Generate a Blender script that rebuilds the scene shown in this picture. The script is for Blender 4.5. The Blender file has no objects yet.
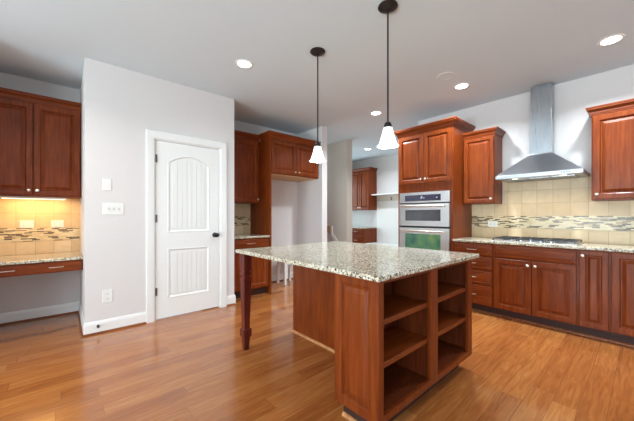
import bpy, bmesh, math, random
from mathutils import Vector
random.seed(7)
scene = bpy.context.scene
COL = scene.collection
PI = math.pi
H = 2.83                                   # ceiling height

# ------------------------------------------------------------------ camera
cam_d = bpy.data.cameras.new('camera')
cam_d.sensor_width = 36
cam_d.lens = 36 * 290 / 634
cam_d.shift_y = 5.5 / 634
cam_d.clip_start = 0.05
cam = bpy.data.objects.new('camera', cam_d)
cam.location = (0, 0, 1.22)
cam.rotation_euler = (PI / 2, 0, -(PI / 2 - math.atan2(329, 290)))
COL.objects.link(cam)
scene.camera = cam

# ------------------------------------------------------------------ world, exposure
world = bpy.data.worlds.new('sky')
scene.world = world
world.use_nodes = True
wn = world.node_tree.nodes
wn['Background'].inputs[0].default_value = (0.75, 0.86, 1.0, 1)
wn['Background'].inputs[1].default_value = 1.0
vs = scene.view_settings
vs.view_transform = 'Standard'
vs.look = 'None'
vs.gamma = 1.0
vs.use_curve_mapping = False
vs.exposure = 0.14
scene.cycles.caustics_reflective = False
scene.cycles.caustics_refractive = False
scene.cycles.max_bounces = 10
scene.cycles.diffuse_bounces = 7


# ------------------------------------------------------------------ added fill light at unseen windows
def area(name, loc, rot, sx, sy, power, color=(1, 1, 1), shape='RECTANGLE', spread=PI):
    d = bpy.data.lights.new(name, 'AREA')
    d.shape = shape
    d.size = sx
    d.size_y = sy
    d.energy = power
    d.color = color
    d.spread = spread
    o = bpy.data.objects.new(name, d)
    o.location = loc
    o.rotation_euler = rot
    COL.objects.link(o)
    return o


FILL = (0.80, 0.95, 1.0)
UP_FILL = (0.74, 0.93, 1.0)                                # colour of the added uplights that brighten the ceiling
REAR = [(-2.3, 2.0), (0.2, 2.0), (2.7, 2.0)]          # centre x, width of the added rear windows
SIDE = [(-1.6, 2.0), (1.4, 2.0)]                      # centre y, width of the added side windows
for x, w in REAR:
    area('window_fill', (x, -3.66, 1.45), (PI / 2, 0, 0), w - .1, 1.9, 5, FILL)  # unseen lamp at an added window, brightens the room
    area('ceiling_fill', (x, -3.68, .9), (PI / 2 + .95, 0, 0), w - .1, 1.0, 10, UP_FILL)  # added lamp tilted upward to brighten the ceiling
for y, w in SIDE:
    area('window_fill', (-4.16, y, 1.45), (PI / 2, 0, -PI / 2), w - .1, 1.9, 78, FILL)
    area('ceiling_fill', (-4.18, y, .9), (PI / 2 + .95, 0, -PI / 2), w - .1, 1.0, 185, UP_FILL)
area('window_fill', (5.6, 6.22, 1.6), (PI / 2, 0, PI), 1.2, 1.4, 34, (.66, .9, 1))  # added lamp that brightens the mudroom
area('window_fill', (4.06, 8.06, 1.7), (PI / 2, 0, PI), .7, 1.6, 90, FILL)  # added lamp that brightens the hall wall


# ------------------------------------------------------------------ materials
def srgb(r, g, b):
    def f(c):
        c /= 255
        return c / 12.92 if c <= .04045 else ((c + .055) / 1.055) ** 2.4
    return (f(r), f(g), f(b), 1)


def base(name):
    m = bpy.data.materials.new(name)
    m.use_nodes = True
    n = m.node_tree.nodes
    return m, n, m.node_tree.links, n['Principled BSDF']


def ramp(n, stops, interp='LINEAR'):
    r = n.new('ShaderNodeValToRGB')
    r.color_ramp.interpolation = interp
    e = r.color_ramp.elements
    e[0].position, e[0].color = stops[0]
    e[1].position, e[1].color = stops[-1]
    for p, c in stops[1:-1]:
        k = e.new(p)
        k.color = c
    return r


def plain(name, col, rough=.6, metal=0.0, var=.04, scale=30, bump=0.0, coat=0.0):
    m, n, l, p = base(name)
    tc = n.new('ShaderNodeTexCoord')
    nz = n.new('ShaderNodeTexNoise')
    nz.inputs['Scale'].default_value = scale
    nz.inputs['Detail'].default_value = 4
    l.new(tc.outputs['Object'], nz.inputs['Vector'])
    lo = tuple(c * (1 - var) for c in col[:3]) + (1,)
    hi = tuple(min(1, c * (1 + var)) for c in col[:3]) + (1,)
    r = ramp(n, [(.3, lo), (.7, hi)])
    l.new(nz.outputs['Fac'], r.inputs['Fac'])
    l.new(r.outputs['Color'], p.inputs['Base Color'])
    p.inputs['Roughness'].default_value = rough
    p.inputs['Metallic'].default_value = metal
    p.inputs['Coat Weight'].default_value = coat
    if bump:
        b = n.new('ShaderNodeBump')
        b.inputs['Strength'].default_value = bump
        b.inputs['Distance'].default_value = .002
        l.new(nz.outputs['Fac'], b.inputs['Height'])
        l.new(b.outputs['Normal'], p.inputs['Normal'])
    return m


def wood(name, axis, dark, mid, light, rough=.38, coat=.06):
    m, n, l, p = base(name)
    tc = n.new('ShaderNodeTexCoord')
    mp = n.new('ShaderNodeMapping')
    s = [16, 16, 16]
    s['xyz'.index(axis)] = 1.1
    mp.inputs['Scale'].default_value = s
    l.new(tc.outputs['Object'], mp.inputs['Vector'])
    nz = n.new('ShaderNodeTexNoise')
    nz.inputs['Scale'].default_value = 3
    nz.inputs['Detail'].default_value = 6
    nz.inputs['Distortion'].default_value = .5
    l.new(mp.outputs['Vector'], nz.inputs['Vector'])
    r = ramp(n, [(.25, dark), (.5, mid), (.78, light)])
    l.new(nz.outputs['Fac'], r.inputs['Fac'])
    nb = n.new('ShaderNodeTexNoise')
    nb.inputs['Scale'].default_value = 3.5
    l.new(tc.outputs['Object'], nb.inputs['Vector'])
    mr = n.new('ShaderNodeMapRange')
    mr.inputs['To Min'].default_value = .78
    mr.inputs['To Max'].default_value = 1.2
    l.new(nb.outputs['Fac'], mr.inputs['Value'])
    mx = n.new('ShaderNodeMix')
    mx.data_type = 'RGBA'
    mx.blend_type = 'MULTIPLY'
    mx.inputs['Factor'].default_value = 1
    l.new(r.outputs['Color'], mx.inputs['A'])
    l.new(mr.outputs['Result'], mx.inputs['B'])
    l.new(mx.outputs['Result'], p.inputs['Base Color'])
    p.inputs['Roughness'].default_value = rough
    p.inputs['Specular IOR Level'].default_value = .22
    p.inputs['Coat Weight'].default_value = coat
    p.inputs['Coat Roughness'].default_value = .15
    return m


CH = (srgb(94, 37, 10), srgb(117, 50, 14), srgb(137, 66, 21))
M = {}
for ax in 'xyz':
    M['cherry_' + ax] = wood('cherry_' + ax, ax, *CH)
M['leg_wood'] = wood('leg_wood', 'z', srgb(66, 22, 16), srgb(90, 32, 22), srgb(112, 44, 28))
M['cherry_shaded'] = wood('cherry_shaded', 'z', srgb(72, 28, 10), srgb(92, 38, 14), srgb(108, 49, 19), .45, 0)  # same cherry, darkened for the shade inside the bookcase
M['maple'] = wood('maple', 'x', srgb(190, 150, 105), srgb(208, 170, 122), srgb(222, 188, 140), .5, 0)
M['shoe_wood'] = wood('shoe_wood', 'x', srgb(164, 104, 62), srgb(188, 132, 86), srgb(208, 156, 110), .3)
M['shoe_dark'] = wood('shoe_dark', 'x', srgb(104, 54, 28), srgb(130, 72, 40), srgb(152, 92, 54), .3)
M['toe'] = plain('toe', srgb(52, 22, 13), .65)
M['wall'] = plain('wall_paint', srgb(213, 209, 208), .85, var=.015, scale=60, bump=.05)
M['wall_hall'] = plain('wall_paint_hall', srgb(205, 197, 186), .85, var=.015, scale=60, bump=.05)
M['ceiling'] = plain('ceiling_paint', srgb(208, 219, 226), .9, var=.01, scale=80, bump=.04)
M['white'] = plain('white_trim_paint', srgb(231, 231, 229), .4, var=.01)
M['plastic'] = plain('white_plastic', srgb(230, 229, 225), .3, var=.01)
M['toggle'] = plain('toggle_plastic', srgb(196, 194, 190), .35)
M['slot'] = plain('outlet_slot', srgb(90, 90, 88), .5)
M['black'] = plain('black_enamel', srgb(22, 22, 24), .35)
M['iron'] = plain('cast_iron', srgb(66, 66, 70), .35, .4)
M['bronze'] = plain('dark_bronze', srgb(48, 42, 42), .35, .6)
M['hinge'] = plain('aged_steel', srgb(105, 100, 98), .4, .6)
M['nickel'] = plain('brushed_nickel', srgb(215, 208, 196), .28, 1.0)
M['glass_dark'] = plain('dark_oven_glass', srgb(62, 62, 68), .08, 0, coat=.5)
M['display'] = plain('display_glass', srgb(40, 38, 62), .1, 0, coat=.5)
M['digit'] = plain('display_print', srgb(200, 205, 225), .4)
M['granite_hole'] = M['black']


def steel(name, axis, col=(168, 171, 176), rough=.3):
    m, n, l, p = base(name)
    tc = n.new('ShaderNodeTexCoord')
    mp = n.new('ShaderNodeMapping')
    s = [120, 120, 120]
    s['xyz'.index(axis)] = 1.5
    mp.inputs['Scale'].default_value = s
    l.new(tc.outputs['Object'], mp.inputs['Vector'])
    nz = n.new('ShaderNodeTexNoise')
    nz.inputs['Scale'].default_value = 4
    l.new(mp.outputs['Vector'], nz.inputs['Vector'])
    c = srgb(*col)
    r = ramp(n, [(.3, tuple(x * .88 for x in c[:3]) + (1,)), (.7, c)])
    l.new(nz.outputs['Fac'], r.inputs['Fac'])
    l.new(r.outputs['Color'], p.inputs['Base Color'])
    p.inputs['Metallic'].default_value = 1
    mr = n.new('ShaderNodeMapRange')
    mr.inputs['To Min'].default_value = rough - .06
    mr.inputs['To Max'].default_value = rough + .08
    l.new(nz.outputs['Fac'], mr.inputs['Value'])
    l.new(mr.outputs['Result'], p.inputs['Roughness'])
    return m


M['steel_y'] = steel('stainless_horizontal', 'y')
M['steel_rim'] = steel('stainless_rim', 'y', (182, 184, 188), .36)
M['steel_oven'] = steel('bright_stainless_oven', 'y', (216, 216, 218), .33)
M['steel_z'] = steel('stainless_vertical', 'z', (180, 186, 193), .28)


def oven_glass():
    m, n, l, p = base('green_tinted_oven_glass')
    tc = n.new('ShaderNodeTexCoord')
    nz = n.new('ShaderNodeTexNoise')
    nz.inputs['Scale'].default_value = 5
    l.new(tc.outputs['Object'], nz.inputs['Vector'])
    r = ramp(n, [(.3, srgb(34, 104, 84)), (.5, srgb(78, 140, 96)), (.7, srgb(120, 158, 92))])
    l.new(nz.outputs['Fac'], r.inputs['Fac'])
    l.new(r.outputs['Color'], p.inputs['Base Color'])
    p.inputs['Roughness'].default_value = .1
    p.inputs['Coat Weight'].default_value = .5
    return m


M['oven_glass'] = oven_glass()


def granite():
    m, n, l, p = base('speckled_granite')
    tc = n.new('ShaderNodeTexCoord')
    nz = n.new('ShaderNodeTexNoise')
    nz.inputs['Scale'].default_value = 45
    nz.inputs['Detail'].default_value = 3
    l.new(tc.outputs['Object'], nz.inputs['Vector'])
    ad = n.new('ShaderNodeMix')
    ad.data_type = 'VECTOR'
    ad.inputs['Factor'].default_value = .012
    l.new(tc.outputs['Object'], ad.inputs['A'])
    l.new(nz.outputs['Color'], ad.inputs['B'])
    vo = n.new('ShaderNodeTexVoronoi')
    vo.inputs['Scale'].default_value = 125
    l.new(ad.outputs['Result'], vo.inputs['Vector'])
    sx = n.new('ShaderNodeSeparateColor')
    l.new(vo.outputs['Color'], sx.inputs['Color'])
    r = ramp(n, [(0, srgb(52, 42, 34)), (.12, srgb(140, 112, 76)), (.25, srgb(180, 166, 136)),
                 (.38, srgb(206, 199, 178)), (.62, srgb(222, 219, 206)), (.86, srgb(166, 166, 158))], 'CONSTANT')
    l.new(sx.outputs['Red'], r.inputs['Fac'])
    big = n.new('ShaderNodeTexNoise')
    big.inputs['Scale'].default_value = 9
    big.inputs['Detail'].default_value = 4
    l.new(tc.outputs['Object'], big.inputs['Vector'])
    r2 = ramp(n, [(.35, (.72, .68, .6, 1)), (.65, (1, 1, 1, 1))])
    l.new(big.outputs['Fac'], r2.inputs['Fac'])
    mx = n.new('ShaderNodeMix')
    mx.data_type = 'RGBA'
    mx.blend_type = 'MULTIPLY'
    mx.inputs['Factor'].default_value = .35
    l.new(r.outputs['Color'], mx.inputs['A'])
    l.new(r2.outputs['Color'], mx.inputs['B'])
    l.new(mx.outputs['Result'], p.inputs['Base Color'])
    p.inputs['Roughness'].default_value = .12
    p.inputs['Specular IOR Level'].default_value = .7
    return m


M['granite'] = granite()


def flooring():
    m, n, l, p = base('oak_plank_floor')
    tc = n.new('ShaderNodeTexCoord')
    br = n.new('ShaderNodeTexBrick')
    br.offset = 0
    br.offset_frequency = 2
    br.inputs['Scale'].default_value = 1
    br.inputs['Brick Width'].default_value = 1.15
    br.inputs['Row Height'].default_value = .127
    br.inputs['Mortar Size'].default_value = .0016
    br.inputs['Mortar Smooth'].default_value = .3
    br.inputs['Color1'].default_value = (0, 0, 0, 1)
    br.inputs['Color2'].default_value = (1, 1, 1, 1)
    br.inputs['Mortar'].default_value = (.5, .5, .5, 1)
    # every row of boards starts at its own offset
    sp = n.new('ShaderNodeSeparateXYZ')
    l.new(tc.outputs['Object'], sp.inputs[0])
    row = n.new('ShaderNodeMath')
    row.operation = 'DIVIDE'
    row.inputs[1].default_value = .127
    l.new(sp.outputs[1], row.inputs[0])
    fl = n.new('ShaderNodeMath')
    fl.operation = 'FLOOR'
    l.new(row.outputs[0], fl.inputs[0])
    wh = n.new('ShaderNodeTexWhiteNoise')
    wh.noise_dimensions = '1D'
    l.new(fl.outputs[0], wh.inputs['W'])
    xo = n.new('ShaderNodeMath')
    xo.operation = 'MULTIPLY_ADD'
    xo.inputs[1].default_value = 1.15
    l.new(wh.outputs['Value'], xo.inputs[0])
    l.new(sp.outputs[0], xo.inputs[2])
    cv = n.new('ShaderNodeCombineXYZ')
    l.new(xo.outputs[0], cv.inputs[0])
    l.new(sp.outputs[1], cv.inputs[1])
    l.new(cv.outputs[0], br.inputs['Vector'])
    # grain, shifted from board to board
    mp = n.new('ShaderNodeMapping')
    mp.inputs['Scale'].default_value = (1.6, 17, 17)
    l.new(tc.outputs['Object'], mp.inputs['Vector'])
    sh = n.new('ShaderNodeVectorMath')
    sh.operation = 'MULTIPLY_ADD'
    sh.inputs[1].default_value = (23, 17, 9)
    l.new(br.outputs['Color'], sh.inputs[0])
    l.new(mp.outputs['Vector'], sh.inputs[2])
    nz = n.new('ShaderNodeTexNoise')
    nz.inputs['Scale'].default_value = 2.2
    nz.inputs['Detail'].default_value = 7
    nz.inputs['Distortion'].default_value = 1.1
    l.new(sh.outputs['Vector'], nz.inputs['Vector'])
    sep = n.new('ShaderNodeSeparateColor')
    l.new(br.outputs['Color'], sep.inputs['Color'])
    ma = n.new('ShaderNodeMath')
    ma.operation = 'MULTIPLY_ADD'
    ma.inputs[1].default_value = .3
    l.new(sep.outputs['Red'], ma.inputs[0])
    m2 = n.new('ShaderNodeMath')
    m2.operation = 'MULTIPLY'
    m2.inputs[1].default_value = .8
    l.new(nz.outputs['Fac'], m2.inputs[0])
    l.new(m2.outputs[0], ma.inputs[2])
    r = ramp(n, [(.2, srgb(127, 69, 33)), (.45, srgb(157, 91, 44)), (.62, srgb(171, 105, 53)), (.85, srgb(189, 127, 71))])
    l.new(ma.outputs[0], r.inputs['Fac'])
    mx = n.new('ShaderNodeMix')
    mx.data_type = 'RGBA'
    mx.inputs['B'].default_value = srgb(128, 76, 42)
    l.new(br.outputs['Fac'], mx.inputs['Factor'])
    l.new(r.outputs['Color'], mx.inputs['A'])
    l.new(mx.outputs['Result'], p.inputs['Base Color'])
    p.inputs['Roughness'].default_value = .2
    p.inputs['Coat Weight'].default_value = .42
    p.inputs['Coat Roughness'].default_value = .07
    b = n.new('ShaderNodeBump')
    b.inputs['Strength'].default_value = .25
    b.inputs['Distance'].default_value = .002
    l.new(nz.outputs['Fac'], b.inputs['Height'])
    l.new(b.outputs['Normal'], p.inputs['Normal'])
    return m


M['floor'] = flooring()


def tilemat(name, axis, w, h, mortar, offset, colors, grout, rough, warp=0):
    """wall tile in the plane of z and the given axis"""
    m, n, l, p = base(name)
    tc = n.new('ShaderNodeTexCoord')
    sp = n.new('ShaderNodeSeparateXYZ')
    cb = n.new('ShaderNodeCombineXYZ')
    l.new(tc.outputs['Object'], sp.inputs[0])
    l.new(sp.outputs['XYZ'.index(axis.upper())], cb.inputs[0])
    l.new(sp.outputs[2], cb.inputs[1])
    br = n.new('ShaderNodeTexBrick')
    br.offset = offset
    br.squash = 1.35 if warp else 1
    br.squash_frequency = 3
    br.inputs['Scale'].default_value = 1
    br.inputs['Brick Width'].default_value = w
    br.inputs['Row Height'].default_value = h
    br.inputs['Mortar Size'].default_value = mortar
    br.inputs['Color1'].default_value = (0, 0, 0, 1)
    br.inputs['Color2'].default_value = (1, 1, 1, 1)
    l.new(cb.outputs[0], br.inputs['Vector'])
    sc = n.new('ShaderNodeSeparateColor')
    l.new(br.outputs['Color'], sc.inputs['Color'])
    r = ramp(n, colors, 'CONSTANT' if warp else 'LINEAR')
    l.new(sc.outputs['Red'], r.inputs['Fac'])
    nz = n.new('ShaderNodeTexNoise')
    nz.inputs['Scale'].default_value = 14
    nz.inputs['Detail'].default_value = 5
    l.new(tc.outputs['Object'], nz.inputs['Vector'])
    mr = n.new('ShaderNodeMapRange')
    mr.inputs['To Min'].default_value = .86
    mr.inputs['To Max'].default_value = 1.12
    l.new(nz.outputs['Fac'], mr.inputs['Value'])
    mu = n.new('ShaderNodeMix')
    mu.data_type = 'RGBA'
    mu.blend_type = 'MULTIPLY'
    mu.inputs['Factor'].default_value = 1
    l.new(r.outputs['Color'], mu.inputs['A'])
    l.new(mr.outputs['Result'], mu.inputs['B'])
    mx = n.new('ShaderNodeMix')
    mx.data_type = 'RGBA'
    mx.inputs['B'].default_value = grout
    l.new(br.outputs['Fac'], mx.inputs['Factor'])
    l.new(mu.outputs['Result'], mx.inputs['A'])
    l.new(mx.outputs['Result'], p.inputs['Base Color'])
    p.inputs['Roughness'].default_value = rough
    b = n.new('ShaderNodeBump')
    b.invert = True
    b.inputs['Strength'].default_value = .5
    b.inputs['Distance'].default_value = .002
    l.new(br.outputs['Fac'], b.inputs['Height'])
    l.new(b.outputs['Normal'], p.inputs['Normal'])
    return m


TC = [(0, srgb(206, 180, 142)), (1, srgb(222, 198, 162))]
MC = [(0, srgb(70, 46, 30)), (.22, srgb(208, 188, 148)), (.44, srgb(150, 120, 84)), (.54, srgb(220, 204, 168)),
      (.78, srgb(84, 62, 44)), (.88, srgb(196, 174, 132))]
GR = srgb(176, 156, 122)
for ax in 'xy':
    M['tile_' + ax] = tilemat('stone_tile_' + ax, ax, .161, .165, .0022, 0, TC, GR, .4)
    M['mosaic_' + ax] = tilemat('mosaic_tile_' + ax, ax, .066, .0138, .0012, .43, MC, srgb(214, 200, 168), .25, 1)


def emit(name, col, strength, diffuse=(.9, .9, .9, 1)):
    m, n, l, p = base(name)
    p.inputs['Base Color'].default_value = diffuse
    p.inputs['Roughness'].default_value = .35
    tc = n.new('ShaderNodeTexCoord')
    nz = n.new('ShaderNodeTexNoise')
    nz.inputs['Scale'].default_value = 20
    l.new(tc.outputs['Object'], nz.inputs['Vector'])
    r = ramp(n, [(.2, tuple(c * .95 for c in col[:3]) + (1,)), (.8, col)])
    l.new(nz.outputs['Fac'], r.inputs['Fac'])
    l.new(r.outputs['Color'], p.inputs['Emission Color'])
    p.inputs['Emission Strength'].default_value = strength
    return m


M['lens'] = emit('lit_downlight_lens', (1, .97, .92, 1), 14)
M['shade'] = emit('lit_frosted_glass', (.93, .98, 1, 1), 1.05)
M['bulb'] = emit('lit_bulb', (1, .96, .88, 1), 12)
M['warm_lens'] = emit('lit_warm_strip', (1, .8, .45, 1), 3)
M['hood_lens'] = emit('lit_hood_lens', (1, .95, .7, 1), 1.5)


def pane_mat():
    m, n, l, p = base('window_pane_glass')
    out = n['Material Output']
    tr = n.new('ShaderNodeBsdfTransparent')
    gl = n.new('ShaderNodeBsdfGlossy')
    gl.inputs['Roughness'].default_value = .02
    mx = n.new('ShaderNodeMixShader')
    mx.inputs[0].default_value = .08
    l.new(tr.outputs[0], mx.inputs[1])
    l.new(gl.outputs[0], mx.inputs[2])
    l.new(mx.outputs[0], out.inputs['Surface'])
    return m


M['pane'] = pane_mat()
M['lawn'] = plain('lawn', srgb(86, 128, 58), .9, var=.3, scale=6)


# ------------------------------------------------------------------ mesh building
class MB:
    def __init__(self):
        self.bm = bmesh.new()

    def box(self, x0, x1, y0, y1, z0, z1, bev=0.0, seg=2):
        b = self.bm
        v = [b.verts.new((x, y, z)) for x in (x0, x1) for y in (y0, y1) for z in (z0, z1)]
        fs = [(0, 1, 3, 2), (4, 6, 7, 5), (0, 4, 5, 1), (2, 3, 7, 6), (0, 2, 6, 4), (1, 5, 7, 3)]
        f = [b.faces.new([v[i] for i in q]) for q in fs]
        if bev:
            es = list({e for q in f for e in q.edges})
            bmesh.ops.bevel(b, geom=es, offset=bev, segments=seg, affect='EDGES', profile=.5)
        return self

    def rings(self, rs, cap0=True, cap1=True):
        """closed loops of equal length joined into a skin"""
        b = self.bm
        vs = [[b.verts.new(p) for p in r] for r in rs]
        k = len(vs[0])
        for a, c in zip(vs, vs[1:]):
            for i in range(k):
                j = (i + 1) % k
                b.faces.new((a[i], a[j], c[j], c[i]))
        if cap0:
            b.faces.new(vs[0][::-1])
        if cap1:
            b.faces.new(vs[-1])
        return self

    def lathe(self, prof, c, axis='z', seg=24, cap=True, sgn=1):
        """prof = (radius, height) pairs"""
        rs = []
        for r, h in prof:
            ring = []
            for i in range(seg):
                a = 2 * PI * i / seg
                u, w, q = r * math.cos(a), r * math.sin(a), h * sgn
                p = {'z': (u, w, q), 'x': (q, u, w), 'y': (u, q, w)}[axis]
                ring.append((c[0] + p[0], c[1] + p[1], c[2] + p[2]))
            rs.append(ring)
        return self.rings(rs, cap, cap)

    def tube(self, pts, r, seg=10):
        pts = [Vector(p) for p in pts]
        rs = []
        up = Vector((0, 0, 1))
        for i, p in enumerate(pts):
            t = (pts[min(i + 1, len(pts) - 1)] - pts[max(i - 1, 0)]).normalized()
            ref = up if abs(t.dot(up)) < .95 else Vector((1, 0, 0))
            a = t.cross(ref).normalized()
            c = t.cross(a)
            rs.append([tuple(p + a * r * math.cos(2 * PI * k / seg) + c * r * math.sin(2 * PI * k / seg)) for k in range(seg)])
        return self.rings(rs)

    def prism(self, poly, fn, d0, d1):
        """poly of (u, v) extruded from depth d0 to d1 through fn(u, v, d)"""
        return self.rings([[fn(u, v, d0) for u, v in poly], [fn(u, v, d1) for u, v in poly]])

    def build(self, name, mat, parent=None, origin=None, smooth=False):
        b = self.bm
        bmesh.ops.recalc_face_normals(b, faces=b.faces[:])
        if parent is not None:
            o0 = Vector(parent['_w'])
        elif origin is not None:
            o0 = Vector(origin)
        else:
            xs = [v.co for v in b.verts]
            o0 = Vector(((min(v.x for v in xs) + max(v.x for v in xs)) / 2,
                         (min(v.y for v in xs) + max(v.y for v in xs)) / 2, min(v.z for v in xs)))
        for v in b.verts:
            v.co -= o0
        me = bpy.data.meshes.new(name)
        b.to_mesh(me)
        b.free()
        me.materials.append(M[mat])
        if smooth:
            for q in me.polygons:
                q.use_smooth = True
            try:
                me.set_sharp_from_angle(angle=math.radians(40))
            except Exception:
                pass
        o = bpy.data.objects.new(name, me)
        COL.objects.link(o)
        o['_w'] = tuple(o0)
        if parent is not None:
            o.parent = parent
        else:
            o.location = o0
        return o


def tag(o, label, cat, group=None):
    o['label'] = label
    o['category'] = cat
    if group:
        o['group'] = group
    return o


def thing(name, loc, label, cat, group=None):
    o = bpy.data.objects.new(name, None)
    o.empty_display_size = .1
    COL.objects.link(o)
    o.location = loc
    o['_w'] = tuple(loc)
    return tag(o, label, cat, group)


def struct(o):
    o['kind'] = 'structure'
    return o


def sthing(name, loc):
    o = bpy.data.objects.new(name, None)
    o.empty_display_size = .1
    COL.objects.link(o)
    o.location = loc
    o['_w'] = tuple(loc)
    return struct(o)


def copy_tree(o, parent=None, loc=None):
    c = o.copy()
    COL.objects.link(c)
    if parent is not None:
        c.parent = parent
    if loc is not None:
        c.location = loc
    for ch in list(o.children):
        copy_tree(ch, c)
    return c


# a point of a vertical face: u along the wall, z up, d out of the wall
def face(side, plane):
    return {'-x': lambda u, z, d: (plane - d, u, z), '+x': lambda u, z, d: (plane + d, u, z),
            '-y': lambda u, z, d: (u, plane - d, z), '+y': lambda u, z, d: (u, plane + d, z)}[side]


def panel(fn, u0, u1, z0, z1, prof):
    rs = []
    for ins, d in prof:
        rs.append([fn(u0 + ins, z0 + ins, d), fn(u1 - ins, z0 + ins, d), fn(u1 - ins, z1 - ins, d), fn(u0 + ins, z1 - ins, d)])
    mb = MB()
    mb.rings(rs)
    return mb


RAISED = [(0, 0), (0, .016), (.004, .02), (.05, .02), (.056, .016), (.061, .005), (.07, .005), (.095, .0175), (.097, .018)]
NARROW = [(0, 0), (0, .016), (.004, .02), (.042, .02), (.048, .016), (.053, .005), (.06, .005), (.08, .0175), (.082, .018)]
FLATP = [(0, 0), (0, .016), (.004, .02), (.055, .02), (.058, .019), (.066, .010), (.068, .0095)]
DRAWER = [(0, 0), (0, .012), (.006, .017), (.02, .02), (.026, .02), (.03, .0165), (.045, .0195), (.047, .02)]


def knob(parent, side, plane, u, z):
    fn = face(side, plane)
    sg = -1 if side[0] == '-' else 1
    mb = MB().lathe([(.006, 0), (.006, .011), (.009, .014), (.0155, .018), (.017, .023), (.0145, .028), (.006, .031)],
                    fn(u, z, 0), side[1], 14, True, sg)
    return mb.build('knob', 'nickel', parent, smooth=True)


def pull(parent, side, plane, u, z, w=.1):
    fn = face(side, plane)
    h = w / 2
    pts = [fn(u - h, z, 0), fn(u - h, z, .018), fn(u - h + .012, z, .027), fn(u - h / 3, z, .031), fn(u + h / 3, z, .031),
           fn(u + h - .012, z, .027), fn(u + h, z, .018), fn(u + h, z, 0)]
    return MB().tube(pts, .0048, 8).build('pull_handle', 'nickel', parent, smooth=True)


def door(parent, side, plane, u0, u1, z0, z1, kn=None, prof=RAISED, name='door'):
    d = panel(face(side, plane), u0, u1, z0, z1, prof).build(name, 'cherry_z', parent)
    if kn:
        knob(d, side, face(side, plane)(0, 0, .02)['xy'.index(side[1])], *kn)
    return d


def drawer(parent, side, plane, u0, u1, z0, z1, handles=(), prof=DRAWER, pw=.1):
    mat = 'cherry_y' if side[1] == 'x' else 'cherry_x'
    d = panel(face(side, plane), u0, u1, z0, z1, prof).build('drawer', mat, parent)
    for hu in handles:
        pull(d, side, face(side, plane)(0, 0, .019)['xy'.index(side[1])], hu, (z0 + z1) / 2, pw)
    return d


CROWN = [(0, 0), (.006, 0), (.008, .012), (.014, .02), (.018, .04), (.034, .062), (.046, .07), (.048, .085), (.054, .09), (.054, .104), (0, .104)]


def moulding(path, z0, prof, mat, parent, name, k=1.0, left=True):
    """sweeps a profile of (out, up) along a mitred xy path; out lies to the left of the path's direction"""
    P = [Vector((p[0], p[1])) for p in path]
    s = 1 if left else -1
    rs = []
    for i, p in enumerate(P):
        ns = []
        for a, b in ((i - 1, i), (i, i + 1)):
            if a >= 0 and b < len(P):
                t = (P[b] - P[a]).normalized()
                ns.append(Vector((-t.y, t.x)) * s)
        nn = sum(ns, Vector((0, 0)))
        nn = nn / nn.dot(ns[0])
        rs.append([(p.x + nn.x * o * k, p.y + nn.y * o * k, z0 + u * k) for o, u in prof])
    return MB().rings(rs).build(name, mat, parent)


# ------------------------------------------------------------------ the setting
FX0, FX1, FY0, FY1 = -4.12, 6.66, -3.62, 8.02
struct(MB().box(FX0, FX1, FY0, FY1, -.06, 0).build('floor', 'floor', origin=(0, .03, 0)))
struct(MB().box(FX0, FX1, FY0, FY1, H, H + .1).build('ceiling', 'ceiling'))
PY, PX0, PX1 = 3.767, .18, 1.795          # the pantry block
BY = 4.56                                  # kitchen back wall
WX = 4.55                                  # range wall
AY = 4.77                                  # back of the desk alcove
DX0, DX1, DZ = .81, 1.592, 2.12            # pantry door opening

w = MB()
w.box(PX0, DX0, PY, PY + .12, 0, H)
w.box(DX1, PX1, PY, PY + .12, 0, H)
w.box(DX0, DX1, PY, PY + .12, DZ, H)
w.box(PX0, PX0 + .12, PY + .12, AY + .12, 0, H)
w.box(PX1 - .12, PX1, PY + .12, BY + .12, 0, H)
struct(w.build('wall_left', 'wall'))
w = MB()
w.box(-.78, PX0, AY, AY + .12, 0, H)
w.box(-.78, -.66, PY + .12, AY, 0, H)
w.box(-4.0, -.66, PY, PY + .12, 0, H)
struct(w.build('wall_alcove', 'wall'))
struct(MB().box(PX1, 3.5, BY, BY + .12, 0, H).build('wall_back', 'wall'))
struct(MB().box(3.5, 3.625, 3.835, 8.0, 0, H).build('wall_niche', 'wall'))
struct(MB().box(WX, WX + .12, -3.5, 2.56, 0, H).build('wall_right', 'wall'))
struct(MB().box(4.48, 4.65, 4.14, 8.0, 0, H).build('wall_hall', 'wall_hall'))
w = MB()
w.box(6.54, 6.66, 2.38, 6.3, 0, H)
struct(w.build('wall_mudroom', 'wall'))
struct(MB().box(WX + .12, 6.54, 2.26, 2.38, 0, H).build('wall_closet', 'wall'))


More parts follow.
